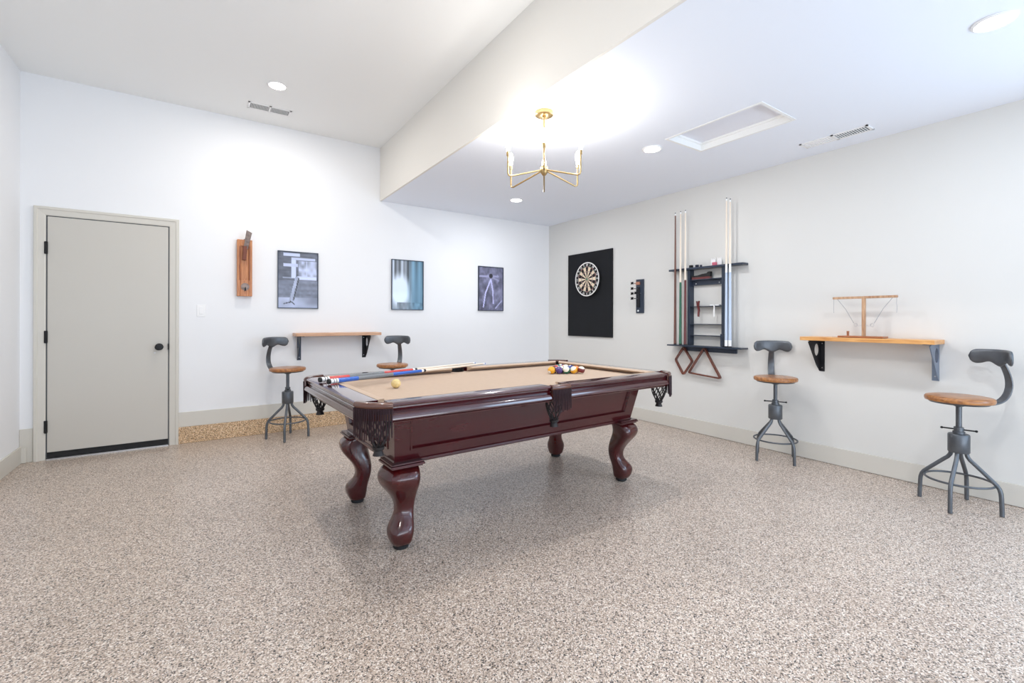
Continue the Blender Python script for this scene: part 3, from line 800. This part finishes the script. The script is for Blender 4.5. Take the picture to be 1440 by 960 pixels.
# ------------------------------------------------------------------ cue rack
cr_ = empty('cue_rack', (W, 2.73, .915)); tag(cr_, 'charcoal wall mounted cue rack with open shelves on the right wall', 'cue rack')
R0y = 2.73
def ry(y): return y-R0y
m = M['rackblack']
def cshelf(name, x0, y0, y1, z0, z1):
    return MB().box(x0, -.0005, ry(y0), ry(y1), z0-.915, z1-.915).build(name, m, cr_, bevel=.002)
cshelf('top_shelf', -.10, 2.325, 3.145, 1.706, 1.726)
cshelf('bottom_shelf', -.13, 2.325, 3.145, .905, .919)
for y in (2.918, 2.536):
    MB().box(-.075, -.0005, ry(y)-.015, ry(y)+.015, .0045, .7905).build('upright', m, cr_, bevel=.002)
cshelf('inner_shelf', -.072, 2.552, 2.902, 1.592, 1.602)
MB().box(-.03, -.018, ry(2.552), ry(2.902), 1.542-.915, 1.592-.915).build('shelf_rail', m, cr_)
sh = MB()
for y in (2.60, 2.86): sh.lathe([(.0005, -.03), (.006, -.03), (.005, -.033), (.0005, -.0335)], (0, ry(y), 1.560-.915), 12, 'X')
sh.build('screw_caps', M['white'], cr_)
for z in (1.322, 1.139, 1.024): cshelf('inner_shelf', -.072, 2.552, 2.902, z-.005, z+.003)
MB().box(-.022, -.0005, ry(2.43), ry(3.03), -.060, -.018).build('lower_bar', m, cr_, bevel=.002)
MB().box(-.10, -.0755, ry(2.522), ry(2.548), .01, .13).build('clip_box', m, cr_, bevel=.002)
pg = MB()
for y in (3.0, 2.757): pg.cyl((-.022, ry(y), -.046), (-.058, ry(y), -.044), .004, n=10)
pg.build('pegs', M['black'], cr_)

def rack_cue(y, top, segs, label, x=W-.117):
    t = empty('cue_stick', (x, y, .9195)); tag(t, label, 'pool cue', 'cues standing in the wall rack')
    L = top-.9195
    R0, R1 = .0150, .0065
    def r(z): return R0+(R1-R0)*z/L
    cue_parts(t, [('bumper', M['rubber'], 0, .012, r(0), r(.01))]+[(nm_, mm, z0, z1 if z1 > 0 else L-.03, r(z0), r(z1 if z1 > 0 else L-.03)) for nm_, mm, z0, z1 in segs]+[('ferrule', M['white'], L-.03, L-.008, .0066, .0065), ('tip', M['chalk_dark'], L-.008, L, .0065, .006)])
rack_cue(3.050, 2.325, [('butt', M['brownwood'], .012, .45), ('shaft', M['brownwood'], .45, -1)], 'all brown cue, leftmost in the wall rack')
rack_cue(2.985, 2.33, [('butt', M['green'], .012, .66), ('shaft', M['maple'], .66, -1)], 'cue with a green butt, second from the left in the wall rack')
rack_cue(2.927, 2.33, [('butt', M['redblack'], .012, .68), ('shaft', M['maple'], .68, -1)], 'cue with a dark red butt beside the left upright of the rack')
rack_cue(2.475, 2.36, [('butt_sleeve', M['white'], .012, .07), ('butt', M['paleblue'], .07, .72), ('joint', M['white'], .72, .80), ('shaft', M['maple'], .80, -1)], 'pale blue cue on the right side of the rack, nearer the upright')
rack_cue(2.438, 2.342, [('butt_sleeve', M['white'], .012, .07), ('butt', M['paleblue'], .07, .72), ('joint', M['white'], .72, .80), ('shaft', M['maple'], .80, -1)], 'pale blue cue at the far right end of the wall rack')

def frame_loop(name, pts, r, label, rnd=.02):
    """closed wooden rack frame in the wall plane at x"""
    out = []; n = len(pts)
    for i in range(n):
        p, q, s_ = Vector(pts[i-1]), Vector(pts[i]), Vector(pts[(i+1) % n])
        a, b_ = q+(p-q).normalized()*rnd, q+(s_-q).normalized()*rnd
        for k in range(5):
            t = k/4; out.append(a*(1-t)**2+q*2*t*(1-t)+b_*t*t)
    rings = []; N = len(out)
    for i in range(N):
        tg = (out[(i+1) % N]-out[i-1]).normalized(); nn = Vector((-tg.y, tg.x))
        rings.append([(xx, out[i].x+nn.x*w_, out[i].y+nn.y*w_) for xx, w_ in ((-.03, -r), (-.03, r), (.0, r), (0, -r))])
    o = MB().loft(rings, closed=True).build(name, M['rackwood'], angle=50)
    o.location = (W-.024, 0, 0)
    return tag(o, label, 'ball rack')
frame_loop('hanging_diamond_rack', [(3.0, .893), (3.098, .752), (3.0, .598), (2.895, .748)], .007, 'brown wooden diamond ball rack hanging below the cue rack')
frame_loop('hanging_triangle_rack', [(2.757, .897), (2.937, .628), (2.578, .602)], .007, 'brown wooden triangle ball rack hanging below the cue rack')

# things on the rack shelves
br = empty('table_brush', (W-.045, 2.79, 1.6025)); tag(br, 'red and black table brush lying on the upper rack shelf', 'brush')
MB().box(-.02, .018, -.105, .095, 0, .022).build('bristles', M['redblack'], br)
MB().prism([(-.11, .022), (.10, .022), (.10, .038), (.03, .040), (-.02, .052), (-.07, .056), (-.085, .070), (-.11, .072)], -.02, .018, 'X').build('handle', M['rubber'], br, bevel=.002)
ck = empty('chalk_holder', (W-.082, 2.79, 1.28)); tag(ck, 'dark red clip hanging over the second rack shelf', 'clip')
MB().prism([(.000, -.065), (.014, -.062), (.010, .0), (.022, .045), (.030, .095), (.020, .097), (.012, .062), (.004, .10), (-.006, .098), (.0, .045), (-.006, 0)], -.008, .008, 'X').build('clip_body', M['redblack'], ck)
MB().cyl((-.01, .005, .045), (.008, .005, .045), .005, n=10).build('clip_pin', M['black'], ck)
wh = empty('cue_chalk_tray', (W-.045, 2.628, 1.3255)); tag(wh, 'small white holder on the second rack shelf, by the right upright', 'holder')
MB().box(-.02, .02, -.045, .055, 0, .012).build('tray', M['white'], wh, bevel=.002)
MB().box(-.032, -.028, -.006, .006, -.11, .012).box(-.032, .0, -.006, .006, .008, .012).build('drop_arm', M['white'], wh)
def chalk(y, m_, lb, s_=.011, x=W-.05):
    o = MB().box(-s_, s_, -s_, s_, 0, 2*s_).build('chalk_cube', m_, bevel=.002); o.location = (x, y, 1.7265); o.rotation_euler = (0, 0, y*7)
    tag(o, lb, 'chalk', 'chalk cubes on top of the cue rack')
chalk(2.905, M['rubber'], 'black chalk cube above the left upright of the rack', .015)
chalk(2.835, M['chalk_dark'], 'dark blue chalk cube next to the black one on the rack top', .014)
chalk(2.79, M['chalk_dark'], 'dark blue chalk cube, third from the left on the rack top', .011)
chalk(2.64, M['pink'], 'pink chalk cube on the rack top beside the white bridge heads', .017)
def bridge(y, lb, h):
    o = MB().prism([(-.022, 0), (.022, 0), (.026, h*.55), (.018, h), (.010, h*.72), (.0, h*.95), (-.010, h*.72), (-.018, h), (-.026, h*.55)], -.003, .003, 'X').build('bridge_head', M['white'], bevel=.001)
    o.location = (W-.03, y, 1.7265); tag(o, lb, 'bridge head', 'white bridge heads on the cue rack')
bridge(2.665, 'white plastic bridge head left of the pink chalk on the rack top', .085)
bridge(2.60, 'white plastic bridge head right of the pink chalk on the rack top', .085)

# ------------------------------------------------------------------ wooden plane on the wall
wp = empty('wooden_hand_plane', (.348, D, 1.41)); tag(wp, 'antique brown wooden hand plane hung upright on the back wall', 'hand plane')
bd = MB()
bd.box(-.066, -.036, -.062, -.0005, 0, .566).box(.036, .066, -.062, -.0005, 0, .566)
bd.box(-.036, .036, -.05, -.0005, 0, .566).box(-.036, .036, -.062, -.05, .50, .566).box(-.036, .036, -.062, -.05, 0, .16)
bd.build('plane_body', M['planewood'], wp, bevel=.004)
MB().box(-.046, -.040, -.064, -.055, .16, .50).box(.040, .046, -.064, -.055, .16, .50).build('side_grooves', M['planedark'], wp)
MB().prism([(-.020, .36), (.012, .36), (.020, .50), (-.014, .50)], -.085, -.05, 'Y').build('wedge', M['planedark'], wp, bevel=.003)
MB().cyl((0, -.001, .566), (0, -.001, .580), .004, n=8).build('wall_hanger', M['black'], wp)
MB().add([(-.012, -.075, .48), (.026, -.075, .47), (.060, -.12, .63), (.012, -.12, .655), (-.012, -.060, .48), (.026, -.060, .47), (.060, -.105, .63), (.012, -.105, .655)], [(0, 1, 2, 3), (7, 6, 5, 4), (0, 4, 5, 1), (1, 5, 6, 2), (2, 6, 7, 3), (3, 7, 4, 0)]).build('cutting_iron', M['planeiron'], wp, bevel=.003)
MB().lathe([(.0005, -.062), (.037, -.062), (.037, -.067), (.028, -.069), (.0005, -.068)], (.004, 0, .095), 28, 'Y').build('strike_disc', M['planeiron'], wp)
MB().prism([(.0, .05), (.012, .058), (.010, .09), (.0, .085)], -.078, -.068, 'Y').build('disc_hook', M['black'], wp)

# ------------------------------------------------------------------ framed pictures
def colour_mat(name):
    m_, nt, b = new_mat(name)
    at = nt.nodes.new('ShaderNodeVertexColor'); at.layer_name = 'Col'
    nt.links.new(at.outputs['Color'], b.inputs['Base Color']); b.inputs['Roughness'].default_value = .35; b.inputs['Coat Weight'].default_value = .3
    return m_
PICM = colour_mat('printed_picture')
def sm(a, b_, x):
    t = max(0, min(1, (x-a)/(b_-a))); return t*t*(3-2*t)
def seg(u, v, ax_, ay_, bx_, by_, w):
    dx, dy = bx_-ax_, by_-ay_; t = max(0, min(1, ((u-ax_)*dx+(v-ay_)*dy)/(dx*dx+dy*dy)))
    return sqrt((u-ax_-dx*t)**2+((v-ay_-dy*t)*1.5)**2) < w
def hsh(i, j): return (math.sin(i*12.9898+j*78.233)*43758.5453) % 1
def vn(x, y):
    i, j = math.floor(x), math.floor(y); fx, fy = x-i, y-j
    return (hsh(i, j)*(1-fx)+hsh(i+1, j)*fx)*(1-fy)+(hsh(i, j+1)*(1-fx)+hsh(i+1, j+1)*fx)*fy
def pic1(u, v):     # v down; workshop wall, white boards, tool leaning
    g = .34+.10*vn(u*6, v*60)+.1*vn(u*12, v*14)
    if v > .5: g = .42+.14*vn(u*3, v*26)+.08*vn(u*20, v*30)
    if v > .82: g = .74+.12*vn(u*8, v*12)-.25*sm(.35, 1, u)*(1-sm(.9, 1, v))
    if .12 < u < .55 and .02 < v < .07: g = .92
    if .33 < u < .45 and .09 < v < .46: g = .95
    if .33 < u < .95 and .09 < v < .14: g = .88
    if .12 < u < .5 and .2 < v < .265: g = .9
    if .5 < u < .97 and .15 < v < .45:
        g = .55+.45*vn(u*13, v*16)
        if .7 < u < .73: g = .95
    if .48 < u < .97 and .43 < v < .50: g = .93
    if .1 < u < .97 and .455 < v < .475: g = min(1, g+.25)
    if seg(u, v, .47, .47, .32, .88, .055): g = .66+.2*vn(u*30, v*10)
    if seg(u, v, .51, .47, .38, .86, .015): g = .25
    if seg(u, v, .14, .93, .3, .90, .012) or seg(u, v, .3, .88, .4, .94, .012): g = .15
    return g, (.90, .95, 1.10)
def pic2(u, v):     # tall pale curtains, bright mist on the left
    g = .62+.3*sin(u*34)*sin(u*13+1)*(1-sm(.55, .8, v))-.10*u
    if .05 < u < .12 and v < .4: g -= .2
    k = 1-sm(.18, .42, sqrt((u-.25)**2+((v-.62)*.95)**2)); g = g+(1.05-g)*k
    if u > .55: g = .50+.16*vn(u*9, v*3)+.1*sin(u*30)*(1-v)
    if v > .86 and u > .15: g = .38+.3*vn(u*16, v*10)
    t = sm(.4, .75, u)
    return g, (.94-.22*t, 1.0, 1.08+.10*t)
def pic3(u, v):     # a pair of dividers lying among leaves
    g = .30+.30*vn(u*9+v*3, v*9)+.12*vn(u*25, v*25)
    if seg(u, v, .05, .22, .8, .20, .035): g = .72
    if seg(u, v, .50, .22, .82, .30, .03): g = .68
    if seg(u, v, .48, .3, .28, .6, .028) or seg(u, v, .28, .6, .19, .92, .024): g = .92
    if seg(u, v, .50, .28, .58, .55, .026) or seg(u, v, .58, .55, .60, .84, .022): g = .88
    if (u-.5)**2+((v-.2)*1.4)**2 < .006: g = .2
    if seg(u, v, .95, .78, .7, .95, .02): g = .8
    return g, (.92, .93, 1.14)
def picture(x0, x1, z0, z1, fn, label):
    t = empty('framed_picture', ((x0+x1)/2, D, z0)); tag(t, label, 'picture', 'framed pictures on the back wall')
    hw, h = (x1-x0)/2, z1-z0; fw = .008
    MB().box(-hw, hw, -.022, -.0005, 0, fw).box(-hw, hw, -.022, -.0005, h-fw, h).box(-hw, -hw+fw, -.022, -.0005, fw, h-fw).box(hw-fw, hw, -.022, -.0005, fw, h-fw).build('frame', M['rackblack'], t)
    nu, nv = 60, 90; vs, fs, cols = [], [], []
    for j in range(nv+1):
        for i in range(nu+1):
            u, v = i/nu, j/nv
            vs.append((-hw+fw+(2*hw-2*fw)*u, -.012, h-fw-(h-2*fw)*v)); g, c = fn(u, v); g = max(.03, min(1, g))
            cols.append(tuple(min(1, ((g*.92*q))**2.2) for q in c)+(1,))
    for j in range(nv):
        for i in range(nu):
            a = j*(nu+1)+i; fs.append((a, a+nu+1, a+nu+2, a+1))
    me = bpy.data.meshes.new('print'); me.from_pydata(vs, [], fs)
    ca = me.color_attributes.new('Col', 'FLOAT_COLOR', 'POINT')
    for i, c in enumerate(cols): ca.data[i].color = c
    me.materials.append(PICM); o = bpy.data.objects.new('print', me); COL.objects.link(o); o.parent = t
picture(.648, 1.048, 1.296, 1.902, pic1, 'framed grey picture nearest the wooden plane, tool leaning on a wall')
picture(1.871, 2.280, 1.298, 1.906, pic2, 'middle framed picture, bright mist before pale blue curtains')
picture(3.068, 3.468, 1.302, 1.905, pic3, 'framed grey picture nearest the room corner, dividers among leaves')

# ------------------------------------------------------------------ lights
def lamp(name, kind, loc, power, color=(1, 1, 1), size=.1, size_y=None, target=None, rad=None, spread=None):
    l = bpy.data.lights.new(name, kind); l.energy = power; l.color = color
    if kind == 'AREA':
        l.shape = 'RECTANGLE' if size_y else 'DISK'; l.size = size
        if size_y: l.size_y = size_y
        if spread: l.spread = spread
    if kind in ('POINT', 'SPOT') and rad is not None: l.shadow_soft_size = rad
    o = bpy.data.objects.new(name, l); COL.objects.link(o); o.location = loc
    if target is not None:
        o.rotation_euler = (Vector(target)-Vector(loc)).to_track_quat('-Z', 'Y').to_euler()
    return o
for i, b_ in enumerate(bulbs): lamp('bulb_light', 'POINT', b_+Vector((0, 0, .03)), 4.6, (1, .975, .94), rad=.02)
for (x, y, z, e, c) in ((.532, 4.411, ZH, 14, (1, .94, .87)), (.532, 2.4, ZH, 14, (1, .94, .87)), (.532, .5, ZH, 14, (1, .94, .87)), (3.034, 4.386, ZL, 11, (.93, .96, 1)), (3.041, 2.444, ZL, 11, (.95, .97, 1)), (3.064, .5, ZL, 11, (.93, .96, 1))):
    lamp('downlight', 'AREA', (x, y, z-.012), e, c, .12, target=(x, y, 0))
# daylight through the open garage doorway behind the camera, plus an added upward fill lamp for the ceilings
lamp('daylight', 'AREA', (2.2, YR+.05, 1.25), 32, (.68, .83, 1), 4.2, 1.9, target=(2.2, 3, 1.3))
lamp('side_window_daylight', 'AREA', (W-.035, -1.25, 1.15), 88, (.50, .73, 1), 2.5, 1.5, target=(0, -1.1, 1.0))
lamp('upward_fill', 'AREA', (1.5, YR+.3, .12), 106, (.80, .89, 1), 4.6, 1.0, target=(1.9, 2.2, 3.0))
w = bpy.data.worlds.new('World'); sc.world = w; w.use_nodes = True
w.node_tree.nodes['Background'].inputs['Color'].default_value = (.80, .88, 1, 1)
w.node_tree.nodes['Background'].inputs['Strength'].default_value = 1.0

# ------------------------------------------------------------------ camera
cam = bpy.data.cameras.new('Camera'); co = bpy.data.objects.new('Camera', cam); COL.objects.link(co)
cam.sensor_width = 36; cam.sensor_fit = 'HORIZONTAL'; cam.lens = 640.98/1440*36
cam.shift_y = (449.5-480)/1440
co.matrix_world = Matrix.Translation((0, 0, 1.18)) @ Matrix.Rotation(-.5964, 4, 'Z') @ Matrix.Rotation(pi/2, 4, 'X') @ Matrix.Rotation(.0023, 4, 'Z')
cam.clip_start = .02
sc.camera = co
sc.view_settings.view_transform = 'Standard'
sc.view_settings.look = 'None'
sc.view_settings.exposure = 0.0
sc.cycles.max_bounces = 10; sc.cycles.diffuse_bounces = 7; sc.cycles.glossy_bounces = 4
sc.cycles.sample_clamp_indirect = 6
sc.cycles.use_denoising = True
